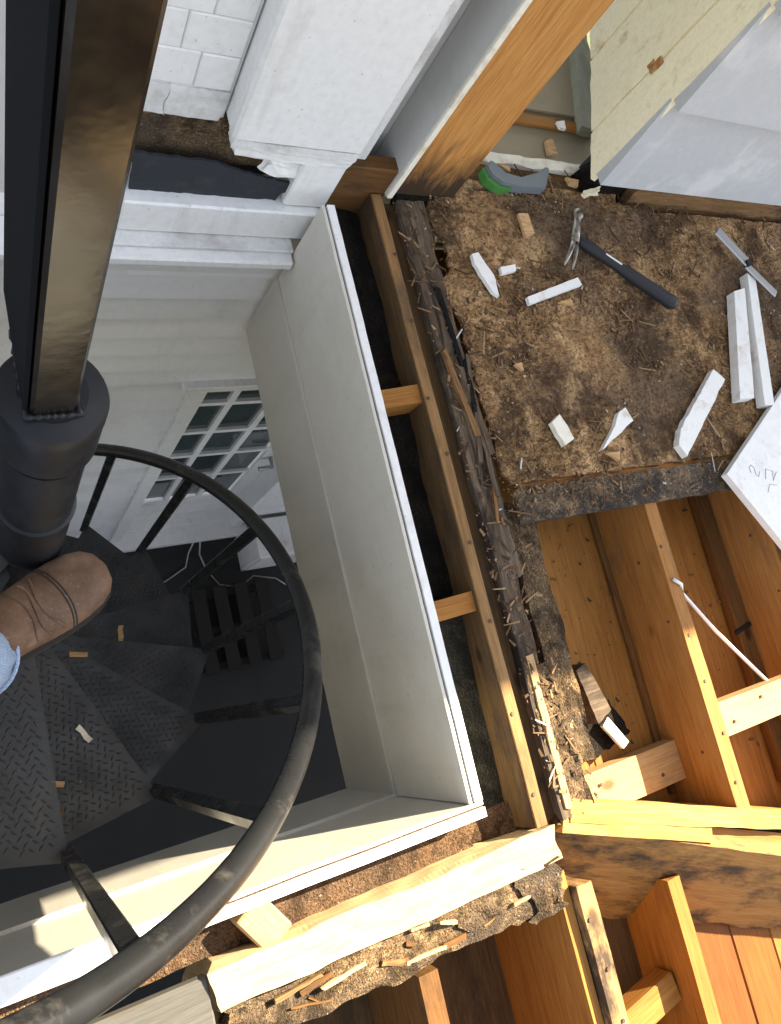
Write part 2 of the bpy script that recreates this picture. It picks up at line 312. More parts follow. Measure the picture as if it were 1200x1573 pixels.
# ------------------------------------------------------------------ HOUSE
house = empty('house', (0, 1.0, G))
tag(house, 'white house with painted brick, lapped boards, gray siding and a glazed door below', 'house')
def hp(o):
    mw = o.matrix_world.copy() if o.matrix_world != Matrix() else o.matrix_basis.copy()
    o.parent = house; o.matrix_parent_inverse = Matrix.Translation((0, -1.0, -G)); return o
# every house part is built in world coordinates and then hung on the house
WY = 0.95
def hbox(name, lo, hi, mat, bev=0.002): return hp(box(name, lo, hi, mat, None, bev))
# lower wall behind the boards
hbox('wall', (-2.6, WY + 0.03, G), (0.70, WY + 0.22, -0.14), 'white', 0)
hbox('wall', (1.36, WY + 0.03, G), (6.0, WY + 0.22, -0.14), 'white', 0)
hbox('wall', (0.70, WY + 0.03, -0.97), (1.36, WY + 0.22, -0.14), 'white', 0)
hbox('wall', (0.70, WY + 0.03, G), (1.36, WY + 0.22, -3.03), 'white', 0)
ex = 0.102
def clap(x0, x1, z, mat='lowsiding', e=ex, y=WY, th=0.014):
    bm = bmesh.new(); L = x1 - x0
    ov = 0.02 if mat == 'lowsiding' else -0.007
    prof = [(-th * 1.8, 0), (0.0, 0), (0.012, e + ov), (0.004, e + ov)]
    r0 = [bm.verts.new((0, a, b)) for a, b in prof]; r1 = [bm.verts.new((L, a, b)) for a, b in prof]
    for i in range(4): bm.faces.new([r0[i], r0[(i + 1) % 4], r1[(i + 1) % 4], r1[i]])
    bm.faces.new(r0); bm.faces.new(r1[::-1])
    o = link('clapboard', fin(bm), mat); o.location = (x0, y + 0.014, z); return hp(o)
z = -3.17
while z < -0.30:
    if z + ex < -3.05 or z > -0.96: clap(-2.6, 6.0, z)
    else:
        clap(-2.6, 0.655, z); clap(1.405, 6.0, z)
    z += ex
hbox('base_board', (-2.6, WY - 0.03, G + 0.005), (6.0, WY + 0.028, -3.17), 'white')
# ledge (drip cap) and band under the broken brick
hbox('fascia_band', (0.335, WY - 0.0, -0.165), (0.76, WY + 0.06, -0.072), 'white', 0.004)
hbox('drip_cap', (-2.6, WY - 0.055, -0.205), (0.716, WY + 0.03, -0.178), 'white', 0.005)
hbox('drip_backing', (-2.6, WY - 0.01, -0.30), (0.716, WY + 0.029, -0.207), 'lowsiding', 0.002)
hbox('ledge_board', (0.30, WY - 0.03, -0.176), (0.716, WY + 0.029, -0.167), 'grimy', 0.002)
hbox('corner_board', (-2.6, 1.00, -0.176), (0.333, 1.06, 2.55), 'gray', 0.003)
# rotten cavity below the brick: sheathing, tar paper, ragged edges
hbox('sheathing', (0.335, 1.055, -0.09), (0.77, 1.10, 2.55), 'darkwood', 0)
o = rough_board('rotten_sill', (0.34, 1.035, 0.115), (0.70, 1.035, 0.115), 0.05, 0.125, 'crumb', None, 0.006, 18, 3); hp(o)
bm = prism_mesh(ragged([(0.350, -0.072), (0.652, -0.072), (0.657, -0.046), (0.700, -0.03), (0.705, -0.018), (0.60, 0.0), (0.56, 0.006), (0.50, 0.028), (0.345, 0.032)], 0.012, 0.006, 4), 0, 0.006)
me = fin(bm); o = link('tar_paper', me, 'tar'); o.matrix_basis = Matrix.Translation((0, 0.985, 0)) @ Matrix.Rotation(R(90), 4, 'X'); hp(o)
# painted brick, each brick its own piece
hbox('mortar_bed', (0.336, 1.003, 0.118), (0.494, 1.054, 0.80), 'mortar', 0.001)
brick_me = {}
def brick(x0, x1, z0, bottom=False):
    key = (round(x1 - x0, 3), bottom)
    if key not in brick_me:
        if bottom: brick_me[key] = rough_mesh(x1 - x0, 0.05, 0.070, 14, 2, 5, 0.003, 30, 2)
        else:
            bm = bmesh.new(); bm_box(bm, (0, -0.025, -0.0715), (x1 - x0, 0.025, 0), None, 0.0022); brick_me[key] = fin(bm)
        brick_me[key].materials.append(MAT['grimy' if bottom else 'white'])
    o = link('brick', brick_me[key]); o.location = (x0, 1.025 + random.uniform(-.0012, .0012), z0 + 0.066); hp(o)
for r in range(9):
    z0 = 0.118 + r * 0.0735; xs = [0.340, 0.424, 0.490] if r % 2 else [0.340, 0.388, 0.490]
    for a, b in zip(xs, xs[1:]): brick(a, b - 0.002, z0, r == 0)
hbox('wall', (0.336, 1.0, 0.79), (0.494, 1.054, 2.55), 'white', 0)
# white pilaster, its rotten foot and its return
hbox('pilaster', (0.497, 0.950, 0.125), (0.762, 1.054, 2.55), 'white', 0.006)
o = rough_board('pilaster_foot', (0.500, 0.968, 0.124), (0.762, 0.968, 0.121), 0.026, 0.022, 'grimy', None, 0.0025, 30, 5); hp(o)
o = rough_board('paint_flake', (0.520, 0.974, 0.098), (0.765, 0.974, 0.094), 0.018, 0.030, 'white', None, 0.005, 26, 8); hp(o)
hbox('band_panel', (0.665, 0.966, -0.068), (0.766, 1.0, 0.070), 'white', 0.004)
o = rough_board('paint_flake', (0.60, 0.978, 0.068), (0.70, 0.978, 0.055), 0.012, 0.045, 'white', None, 0.008, 30, 9); hp(o)
hbox('pilaster_return', (0.767, 0.985, 0.02), (0.806, 1.054, 2.55), 'grimy', 0.004)
hbox('wall', (0.808, 1.062, -0.13), (0.884, 1.10, 2.55), 'gray', 0)
hbox('header_board', (0.757, 0.965, -0.14), (0.884, 1.0, 0.075), 'brown', 0.003)
# post of bare pine with a gray painted side
o = board('post', (0.970, 1.008, 0.0), (0.970, 1.008, 2.55), 0.165, 0.10, 'rotpost', None, up=(0, 1, 0), bev=0.003); o.location.y = 1.06; hp(o)
o = rough_board('rot_foot', (0.905, 0.972, 0.012), (1.06, 0.972, 0.012), 0.045, 0.03, 'blackrot', None, 0.007, 30, 4); hp(o)
hbox('post_cladding', (0.878, 0.957, 0.003), (0.886, 1.06, 2.55), 'gray', 0.001)
hbox('post_edge', (0.880, 0.951, 0.004), (0.893, 0.9575, 2.55), 'palestrip', 0.001)
hbox('jamb_strip', (1.056, 0.985, 0.0), (1.076, 1.075, 2.1), 'white', 0.003)
# doorway: sub floor, worn strips, pieces on it
hbox('subfloor', (0.4, 1.10, -0.05), (1.70, 3.6, -0.006), 'tan', 0)
hbox('subfloor_sheet', (1.18, 1.255, -0.004), (1.60, 2.2, 0.006), 'tan', 0.001)
o = rough_board('threshold_strip', (1.15, 1.088, 0.012), (1.535, 1.083, 0.012), 0.028, 0.05, 'palestrip', None, 0.004, 40, 2); hp(o)
o = board('floor_strip', (1.30, 1.222, 0.006), (1.60, 1.222, 0.006), 0.034, 0.01, 'pine', None); hp(o)
o = rough_board('floor_trim', (1.55, 1.20, 0.03), (1.66, 1.62, 0.03), 0.05, 0.03, 'moss', None, 0.003, 30, 6); hp(o)
o = rough_board('doorway_plank', (1.06, 1.03, -0.001), (1.56, 1.03, -0.001), 0.105, 0.03, 'aged', None, 0.003, 20, 7); hp(o)
# cream jamb boards of the doorway, splayed
cd = Vector((0.22, 0.58, 0)); cl = cd.length; cn = cd.normalized()
for i, (a, b) in enumerate(((0.0, 0.150), (0.156, 0.40), (0.406, 0.62))):
    p = Vector((1.437, 1.000, 0.075)) + cn * ((a + b) / 2)
    o = rough_board('jamb_board', p, p + Vector((0, 0, 2.5)), b - a - 0.003, 0.012, 'cream', None, 0.0022, 22, 70 + i, up=(-cn.y, cn.x, 0), nx=90, ny=6, nz=1, ends=0.8); hp(o)
for i, (t, zz, s) in enumerate(((0.15, 0.30, 0.022), (0.17, 0.285, 0.012), (0.23, 0.50, 0.01))):
    pl = ragged([(-s * .6, -s), (s * .6, -s * .7), (s * .5, s), (-s * .5, s * .8)], s * .5, s * .3, i)
    o = link('rust_mark', fin(prism_mesh(pl, 0, 0.0016)), 'rust')
    M, _ = frame_to(Vector((1.437, 1.000, zz)) + cn * t, Vector((1.437, 1.000, zz)) + cn * (t + 1), (-cn.y, cn.x, 0)); o.matrix_basis = M; hp(o)
# gray-blue lap siding to the right of the doorway
hbox('wall', (1.50, 1.03, 0.10), (6.0, 1.10, 2.55), 'darkwood', 0)
for i in range(10):
    o = clap(1.437, 6.0, 0.098 + i * 0.248, 'siding', 0.248, 0.985, 0.016)
o = rough_board('rotten_sill', (1.62, 1.03, 0.085), (3.4, 1.03, 0.085), 0.07, 0.10, 'aged', None, 0.005, 12, 12, nx=60); hp(o)
o = rough_board('rotten_sill', (1.475, 1.045, 0.06), (1.64, 1.045, 0.06), 0.05, 0.10, 'blackrot', None, 0.008, 20, 13); hp(o)
hbox('tar_paper', (1.485, 1.075, -0.05), (3.4, 1.09, 0.12), 'tar', 0)
o = rough_board('paint_flake', (1.455, 1.0, 0.03), (1.495, 1.0, 0.05), 0.012, 0.02, 'cream', None, 0.006, 50, 14); hp(o)
# upper house mass and roof that shade the deck
hbox('wall', (-2.6, 1.062, 2.1), (1.50, 1.10, 2.55), 'white', 0)
hbox('roof', (-4.0, 0.95, 2.551), (8.0, 5.2, 2.70), 'roof', 0.01)
# French door of the ground floor
dY = 1.045
door = hp(link('door', bpy.data.meshes.new('door'), 'white')); bm = bmesh.new()
X0, X1, Z0, Z1 = 0.715, 1.40, -3.02, -1.0; gx = [0.745, 0.917, 1.09, 1.265]; gz = [-2.69, -2.31, -1.99, -1.69, -1.385, -1.08]
for lo, hi in (((X0, 0, Z0), (gx[0], .04, Z1)), ((gx[3], 0, Z0), (X1, .04, Z1)), ((gx[0], 0, Z0), (gx[3], .04, gz[0])), ((gx[0], 0, gz[5]), (gx[3], .04, Z1))): bm_box(bm, lo, hi)
for x in gx[1:3]: bm_box(bm, (x - .014, .002, gz[0]), (x + .014, .038, gz[5]))
for zz in gz[1:5]:
    for a, b in zip(gx, gx[1:]): bm_box(bm, (a + (.014 if a != gx[0] else 0), .003, zz - .014), (b - (.014 if b != gx[3] else 0), .037, zz + .014))
bm_box(bm, (X0 + 0.06, -0.004, -2.98), (X1 - 0.06, 0.0, -2.74))
bm.to_mesh(door.data); bm.free(); door.location = (0, dY, 0)
for a, b in zip(gx, gx[1:]):
    for c_, d_ in zip(gz, gz[1:]): 
        p = box('pane', (a + .012, .017, c_ + .012), (b - .012, .023, d_ - .012), 'glass', door, 0)
tube('handle', [(1.31, -0.001, -2.1), (1.31, -0.05, -2.1), (1.24, -0.055, -2.1)], 0.011, 'galv', door, 10)
for nm, lo, hi in (('door_casing', (0.655, WY - 0.02, -3.04), (0.715, WY + 0.10, -0.99)), ('door_casing', (1.345, WY - 0.02, -3.04), (1.405, WY + 0.10, -0.99)), ('door_casing', (0.64, WY - 0.02, -0.987), (1.42, WY + 0.10, -0.94)), ('door_casing', (0.62, WY - 0.035, -0.937), (1.44, WY + 0.03, -0.915)), ('door_sill', (0.62, WY - 0.07, -3.09), (1.44, WY + 0.14, -3.043))):
    hbox(nm, lo, hi, 'white', 0.003)

# ------------------------------------------------------------------ DECK
deck = empty('deck', (1.0, 0.0, 0)); tag(deck, 'half demolished wooden deck with rotten plywood, bare joists and white lined stair opening', 'deck')
def dk(o): o.parent = deck; o.matrix_parent_inverse = Matrix.Translation((-1.0, 0, 0)); return o
# white lining of the stair opening: thin panel, seam and outer board, in two heights
def lining(x0, y0, x1, y1, n, seed):
    n = Vector(n)
    def strip(nm, off, th, zt, zb, mat, e0=0.0, e1=0.0):
        d = (Vector((x1, y1, 0)) - Vector((x0, y0, 0))).normalized()
        a = Vector((x0, y0, zt)) + n * (off + th / 2) - d * e0; b = Vector((x1, y1, zt)) + n * (off + th / 2) + d * e1
        return dk(rough_board(nm, a, b, th, zt - zb, mat, None, 0.0009, 20, seed, nx=50, ny=1, nz=4, ends=0.2))
    strip('lining_panel', 0.0, 0.007, -0.001, -0.29, 'skirt')
    strip('lining_seam', 0.0072, 0.0035, -0.005, -0.29, 'gapdirt')
    strip('lining_board', 0.011, 0.017, 0.002, -0.30, 'white', 0, 0.0)
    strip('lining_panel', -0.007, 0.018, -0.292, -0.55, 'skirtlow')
lining(0.720, -0.293, 0.720, 0.925, (1, 0, 0), 1)
lining(0.748, -0.295, -0.62, -0.295, (0, -1, 0), 2)
dk(box('lining_cap', (-0.62, -0.322, 0.004), (0.235, -0.285, 0.012), 'white', None, 0.002))
# rim joists beside the opening
dk(rough_board('rim_joist', (0.858, -0.375, 0.0), (0.858, 0.962, -0.004), 0.027, 0.19, 'darkbrown', None, 0.0012, 9, 3, nx=70))  # weathering and the side's shade both put into the dark colour
dk(rough_board('rim_top_strip', (0.858, -0.375, 0.005), (0.858, 0.962, 0.001), 0.024, 0.006, 'tanedge', None, 0.0008, 9, 3, nx=70, nz=1))  # paler strip, sawn edge and lit top in one colour
dk(rough_board('rim_joist', (0.890, -0.372, -0.016), (0.890, 0.955, -0.018), 0.034, 0.17, 'darkbrown', None, 0.002, 12, 4, nx=90, ny=4))
dk(rough_board('rim_joist', (0.918, -0.372, 0.006), (0.918, 0.955, 0.002), 0.022, 0.19, 'weather', None, 0.004, 12, 4, nx=90, ny=4))
def tp(p):
    q = p.copy(); s = 0.5 + 0.5 * noise.noise(Vector((p.x * 9, 1.7, 0)))
    if p.y > 0: q.y *= 0.55 + 0.75 * s
    return q
dk(rough_board('rotten_rim', (0.944, 0.08, 0.006), (0.948, 0.950, 0.004), 0.048, 0.06, 'weather', None, 0.009, 16, 5, nx=90, ny=6, nz=4, taper=tp))
dk(rough_board('rotten_rim', (0.932, -0.10, 0.000), (0.940, 0.10, 0.002), 0.034, 0.055, 'weather', None, 0.009, 20, 6, nx=40, ny=5, taper=tp))
dk(rough_board('rotten_rim', (0.952, -0.372, 0.004), (0.935, -0.09, 0.004), 0.068, 0.12, 'crumb', None, 0.010, 22, 7, nx=50, ny=8, taper=tp))
dk(rough_board('rim_splinter', (0.925, -0.36, 0.010), (0.928, -0.07, 0.008), 0.016, 0.03, 'pale', None, 0.003, 20, 8, nx=30, ny=2, nz=2))
for i in range(9):
    y = random.uniform(-0.1, 0.75); x = 0.945 + random.uniform(-0.02, 0.03); L = random.uniform(0.06, 0.2)
    dk(rough_board('rim_splinter', (x, y, 0.014), (x + random.uniform(-.03, .03), y + L, 0.012), random.uniform(.006, .014), 0.012, random.choice(['weather', 'weather', 'aged', 'blackrot']), None, 0.003, 30, i, nx=12, ny=2, nz=1))
# crumbled sheathing ledge right of the rim, under the plywood edge
dk(rough_board('sheathing_ledge', (1.02, -0.30, -0.035), (1.03, 0.24, -0.03), 0.075, 0.05, 'crumb', None, 0.008, 18, 9, nx=50, ny=8, taper=tp))
# blocks and dirt in the gap
dk(rough_board('blocking', (0.749, 0.492, -0.012), (0.846, 0.500, -0.008), 0.040, 0.09, 'pine', None, 0.001, 10, 1))
dk(rough_board('blocking', (0.749, 0.055, -0.012), (0.846, 0.060, -0.008), 0.040, 0.09, 'pine', None, 0.001, 10, 2))
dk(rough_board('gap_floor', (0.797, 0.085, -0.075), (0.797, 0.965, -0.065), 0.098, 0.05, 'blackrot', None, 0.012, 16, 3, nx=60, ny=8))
dk(rough_board('gap_floor', (0.797, -0.38, -0.085), (0.797, 0.036, -0.065), 0.098, 0.05, 'gapdark', None, 0.007, 14, 4, nx=40, ny=8))  # raised sheet, coloured to stand for the dark void of the gap
dk(rough_board('gap_floor', (-0.62, -0.353, -0.045), (0.745, -0.353, -0.06), 0.058, 0.05, 'gapdirt', None, 0.008, 14, 5, nx=80, ny=5))
dk(rough_board('gap_floor', (0.745, -0.353, -0.075), (0.90, -0.353, -0.06), 0.05, 0.03, 'gapdirt', None, 0.008, 14, 6, nx=16, ny=5))
dk(board('blocking', (0.300, -0.323, -0.006), (0.340, -0.384, -0.006), 0.055, 0.09, 'pale', None))
dk(board('blocking', (-0.25, -0.323, -0.006), (-0.24, -0.384, -0.006), 0.045, 0.09, 'pale', None))
# front beam, bleached top and crumbled lower side
dk(rough_board('front_beam', (0.225, -0.4125, 0.006), (0.880, -0.4125, 0.002), 0.060, 0.16, 'bleach', None, 0.006, 14, 11, nx=70, ny=5, ends=1.8))
def slope(p):
    q = p.copy(); t = max(0.0, p.y + 0.045) / 0.09; q.z -= t * 0.045; return q
dk(rough_board('crumbled_edge', (0.26, -0.468, -0.012), (0.868, -0.468, -0.014), -0.085, 0.05, 'crumb', None, 0.013, 20, 12, nx=110, ny=10, nz=3))
for i in range(16):
    x = random.uniform(0.28, 0.82); y = -0.47 + random.uniform(-.03, .025)
    dk(rough_board('beam_splinter', (x, y, -0.002 + random.uniform(-.01, .004)), (x + random.uniform(.02, .08), y + random.uniform(-.02, .012), -0.008), random.uniform(.003, .009), 0.006, random.choice(['crumb', 'pale', 'brown', 'aged']), None, 0.003, 30, i, nx=10, ny=2, nz=1))
dk(rough_board('rotten_end', (0.80, -0.48, -0.008), (0.865, -0.475, -0.002), 0.09, 0.09, 'crumb', None, 0.014, 26, 15, nx=14, ny=10))
# gray floor boards left of the front beam
for i in range(6): dk(board('floor_board', (-0.9, -0.432 - i * 0.092, 0.0), (0.222 - (0.02 if i % 2 else 0), -0.432 - i * 0.092, 0.0), 0.088, 0.022, 'grayboard', None))
# tilted double beam running off to the right
fd = Vector((0.918, -0.396, 0)); nn = Vector((-0.396, -0.918, 0)); phi = R(36)
down = nn * math.sin(phi) + Vector((0, 0, -math.cos(phi))); out = nn * math.cos(phi) + Vector((0, 0, math.sin(phi)))
F0 = Vector((0.895, -0.386, 0.0))
def tilted(name, off, t0, t1, th, H, mat, seed, amp, taper=None):
    x, zz = fd, -down; y = zz.cross(x)
    o = link(name, rough_mesh(t1 - t0, th, H, max(20, int((t1 - t0) * 70)), 3, 8, amp, 12, seed, 1.0, taper), mat)
    M = Matrix((x, y, zz)).transposed().to_4x4(); M.translation = F0 + fd * t0 - out * off; o.matrix_basis = M; return dk(o)
def rotb(p):
    q = p.copy(); t = p.z / -0.285
    e = 0.055 * noise.noise(Vector((p.x * 6, 3.3, 0))) + 0.03 * math.exp(-((p.x - 0.33) / 0.1) ** 2) - 0.05 * math.exp(-((p.x - 0.05) / 0.08) ** 2)
    q.z -= e * max(0, t) ** 3; return q
tilted('angled_beam', 0.019, 0.0, 1.95, 0.034, 0.285, 'beamface', 21, 0.003, rotb)
dk(rough_board('angled_beam', (0.925, -0.367, 0.004), (1.95, -0.712, 0.004), 0.042, 0.17, 'yellow', None, 0.0035, 12, 22, nx=70))
dk(rough_board('angled_beam_spacer', (0.905, -0.383, 0.002), (1.275, -0.520, 0.002), 0.036, 0.15, 'yellow', None, 0.003, 12, 23))
dk(rough_board('angled_beam_spacer', (1.285, -0.530, -0.02), (1.95, -0.78, -0.02), 0.034, 0.12, 'pine', None, 0.001, 12, 24))
# joists and blocking
for i, x in enumerate((1.385, 1.79, 2.195, 2.60)):
    dk(rough_board('joist', (x, -0.515 - 0.17 * i * 0.9, 0.0), (x, 0.93, 0.0), 0.039, 0.17, 'jpine', None, 0.0012, 8, 30 + i, nx=60))
JF = -0.172
for i, (a, b) in enumerate(((1.0, 1.36), (1.41, 1.765), (1.815, 2.17), (2.22, 2.575))):
    n = 2
    for j in range(n):
        x0 = a - 0.06 + (b - a + 0.085) * j / n; x1 = a - 0.06 + (b - a + 0.085) * (j + 1) / n - 0.001
        dk(board('ceiling_board', ((x0 + x1) / 2, -0.52 - 0.15 * i, JF - 0.001 * (j % 2)), ((x0 + x1) / 2, 0.95, JF - 0.001 * (j % 2)), x1 - x0, 0.018, 'pine', None))
dk(board('nailer_strip', (1.355, -0.47, JF + 0.014), (1.355, 0.93, JF + 0.014), 0.016, 0.012, 'brown', None))
dk(board('nailer_strip', (1.742, -0.55, JF + 0.03), (1.742, 0.93, JF + 0.03), 0.05, 0.028, 'brown', None))
dk(rough_board('blocking', (1.04, -0.395, -0.125), (1.366, -0.392, -0.12), 0.088, 0.04, 'pale', None, 0.001, 10, 41))
dk(rough_board('blocking', (1.405, -0.318, -0.012), (1.77, -0.315, -0.012), 0.075, 0.04, 'pale', None, 0.001, 10, 42))
# joists beyond the angled beam
dk(rough_board('joist', (0.918, -1.25, 0.0), (0.918, -0.50, 0.0), 0.037, 0.26, 'jpale', None, 0.002, 12, 51, nx=40))
dk(rough_board('joist', (0.885, -1.25, -0.02), (0.885, -0.47, -0.02), 0.022, 0.29, 'pine', None, 0.001, 12, 52, nx=30))
dk(rough_board('joist', (1.212, -1.25, -0.085), (1.212, -0.60, -0.085), 0.036, 0.18, 'pine', None, 0.001, 12, 53, nx=30))
dk(rough_board('joist', (0.58, -1.25, -0.03), (0.58, -0.53, -0.03), 0.037, 0.26, 'brown', None, 0.001, 12, 54, nx=30))
for x0, x1, mt in ((0.938, 1.345, 'darkbrown'), (1.347, 1.49, 'orange'), (1.492, 1.62, 'orange'), (1.622, 1.75, 'pine'), (1.752, 2.9, 'orange'), (0.60, 0.905, 'darkbrown'), (-0.9, 0.598, 'darkbrown')):
    zf = -0.25 if x0 > 0.9 else -0.30  # dark brown and dulled orange put the bays' shade into the floor colour
    dk(board('floor_panel', ((x0 + x1) / 2, -1.3, zf), ((x0 + x1) / 2, -0.50, zf), x1 - x0, 0.016, mt, None))
dk(board('blocking', (0.94, -0.86, -0.14), (1.19, -0.82, -0.14), 0.06, 0.05, 'pine', None))
# rotten plywood: sheet and front strip, cut into relief
def sheet(name, xl, xr, y0, y1, nx, ny, mat, seed, rag=0.02, amp=0.004, th=0.02, top=0.016):
    bm = bmesh.new(); g = []
    for j in range(ny + 1):
        row = []; y = y0 + (y1 - y0) * j / ny; xo = xl + rag * (noise.noise(Vector((seed, y * 9, 0))) + 0.6 * noise.noise(Vector((seed, y * 30, 5))))
        for i in range(nx + 1):
            x = xo + (xr - xo) * (i / nx); yy = y
            if j == 0: yy += rag * 0.25 * noise.noise(Vector((x * 22, seed, 2)))
            if j == ny: yy += rag * 0.3 * noise.noise(Vector((x * 18, seed, 8)))
            q = Vector((x, yy, seed)); d = noise.noise(q * 11) * amp + noise.noise(q * 34) * amp * 0.7 + noise.noise(q * 90) * amp * 0.35
            edge = math.exp(-(x - xo) / 0.035); row.append(bm.verts.new((x, yy, top + d - 0.012 * edge)))
        g.append(row)
    for j in range(ny):
        for i in range(nx): bm.faces.new([g[j][i], g[j][i + 1], g[j + 1][i + 1], g[j + 1][i]])
    bound = g[0] + [r[-1] for r in g[1:]] + g[-1][-2::-1] + [r[0] for r in g[-2:0:-1]]
    low = [bm.verts.new((v.co.x + 0.001, v.co.y, top - th)) for v in bound]; n = len(bound)
    for i in range(n): bm.faces.new([bound[i], low[i], low[(i + 1) % n], bound[(i + 1) % n]])
    o = link(name, fin(bm), mat, None, False); return dk(o)
sheet('plywood_sheet', 0.985, 1.70, 0.279, 0.985, 190, 190, 'ply', 1.0, 0.03, 0.006)
sheet('plywood_sheet', 1.703, 3.2, 0.274, 0.975, 170, 110, 'ply', 2.0, 0.006, 0.005)
sheet('plywood_strip', 1.0, 3.2, 0.192, 0.268, 260, 20, 'plystrip', 3.0, 0.016, 0.004)
dk(board('under_strip', (1.02, 0.270, 0.003), (3.1, 0.270, 0.003), 0.03, 0.02, 'pine', None))
dk(rough_board('plywood_strip', (1.0, 1.002, 0.012), (1.58, 1.0, 0.012), 0.03, 0.02, 'ply', None, 0.004, 24, 60, nx=50))
# left side of the deck, unseen, added to block light, and its lining
dk(box('left_block_slab', (-2.2, -0.30, -0.10), (-0.64, 0.93, 0.0), 'grayboard', None, 0.004))
dk(box('lining_board', (-0.638, -0.294, -0.55), (-0.615, 0.93, -0.003), 'skirt', None, 0.002))
for lo, hi in (((-3.5, -3.2, -0.14), (-0.9, -1.32, -0.02)), ((-3.5, -1.318, -0.14), (-2.22, 0.93, -0.02)), ((2.95, -3.2, -0.14), (5.5, 0.93, -0.02)), ((-0.898, -3.2, -0.32), (2.948, -1.32, -0.17))): dk(box('deck_shade_slab', lo, hi, 'grayboard', None, 0.003))  # deck extended out of view to cut sky light on the lower level
for lo, hi in (((-3.5, -3.25, G), (5.5, -3.202, -1.7)), ((-3.55, -3.2, G), (-3.502, 0.93, -1.7)), ((5.502, -3.2, G), (5.55, 0.93, -1.7))): dk(box('shade_wall', lo, hi, 'darkbrown', None, 0.003))  # unseen walls added to keep side light off the lower level
for x, y in ((-2.1, -1.1), (2.9, -1.1)): dk(box('deck_post', (x, y, G), (x + 0.1, y + 0.1, -0.2), 'white', None, 0.004))

# nail heads
bm = bmesh.new(); bmesh.ops.create_cone(bm, cap_ends=True, segments=10, radius1=0.0042, radius2=0.0036, depth=0.0016); nail_me = fin(bm); nail_me.materials.append(MAT['rustnail'])
def nail(p, n=(0, 0, 1)):
    o = link('nail', nail_me); o.matrix_basis = Matrix.Translation(p) @ Vector(n).to_track_quat('Z', 'Y').to_matrix().to_4x4(); dk(o)
rn = random.Random(11)
for x in (1.385, 1.79):
    for y in [-0.45 + 0.11 * i for i in range(6)]: nail((x + rn.uniform(-.009, .009), y + rn.uniform(-.03, .03), 0.0012))
    for y in (-0.36, -0.43, -0.1, 0.06): nail((x - 0.0198, y + rn.uniform(-.02, .02), rn.uniform(-.13, -.03)), (-1, 0, 0))
for i in range(8): nail((0.858 + rn.uniform(-.006, .006), -0.3 + i * 0.16 + rn.uniform(-.03, .03), 0.0062))
for x, y in ((1.12, -0.38), (1.30, -0.41), (1.45, -0.33), (1.56, -0.30)): nail((x, y, -0.119 if x < 1.4 else -0.0085))
for i in range(6): nail((0.918 + rn.uniform(-.01, .01), -0.56 - i * 0.09, 0.002))
# ------------------------------------------------------------------ SPIRAL STAIR
CX, CY, RS, A0, DA, ZT, RI, RH = 0.080, 0.292, 0.514, -1.559, 0.420, -0.414, 0.212, 0.838
stair = empty('spiral_staircase', (CX, CY, G)); tag(stair, 'black steel spiral staircase with square bar balusters descending through the deck opening', 'staircase')
def st(o): o.parent = stair; o.matrix_parent_inverse = Matrix.Translation((-CX, -CY, -G)); return o
st(lathe('column', [(0.043, G), (0.043, 0.44)], 'black', None, CX, CY))
k_ = -3
for k_ in range(-3, 14):
    zt = ZT - k_ * RI; zb = max(zt - RI + 0.006, G)
    if zt - zb > 0.05: st(lathe('sleeve', [(0.0445, zb), (0.0475, zb + 0.004), (0.0475, zb + 0.012), (0.0455, zb + 0.016), (0.0455, zt - 0.010), (0.0475, zt - 0.006), (0.0475, zt - 0.002), (0.0445, zt)], 'black', None, CX, CY))
st(lathe('cap', [(0.047, 0.46), (0.0485, 0.463), (0.0485, 0.535), (0.0490, 0.538), (0.0490, 0.556), (0.047, 0.562), (0.030, 0.566), (0.0295, 0.572)], 'black', None, CX, CY))
bm = bmesh.new(); bm_box(bm, (-0.0195, -0.0195, 0.566), (0.0185, 0.058, 1.22), Matrix.Rotation(R(2), 4, 'Z'), 0.003)
bm_box(bm, (-0.0245, -0.017, 0.575), (-0.0205, 0.085, 1.22), Matrix.Rotation(R(2), 4, 'Z'), 0.0005) if False else None
o = link('newel_post', fin(bm), 'newel'); o.location = (CX - 0.003, CY - 0.003, 0); st(o)
st(box('newel_dark_side', (CX - 0.0275, CY - 0.019, 0.575), (CX - 0.0235, CY + 0.095, 1.22), 'matte', None, 0.0005))  # added black plate, stands in for the post's dark unlit side
wp = []
for i in range(81):
    a = 2 * math.pi * i / 80; c_, s_ = math.cos(a), math.sin(a); k2 = 1 / max(abs(c_), abs(s_))
    wp.append((CX - 0.0035 + 0.0215 * c_ * k2, CY + 0.016 + 0.0405 * s_ * k2, 0.571 + 0.001 * noise.noise(Vector((i * 0.9, 0, 0)))))
st(tube('weld_bead', wp, [0.0032 + 0.0012 * math.sin(i * 1.9) for i in range(81)], 'black', None, 8))
def pol(r, a, z): return Vector((CX + r * math.cos(a), CY + r * math.sin(a), z))
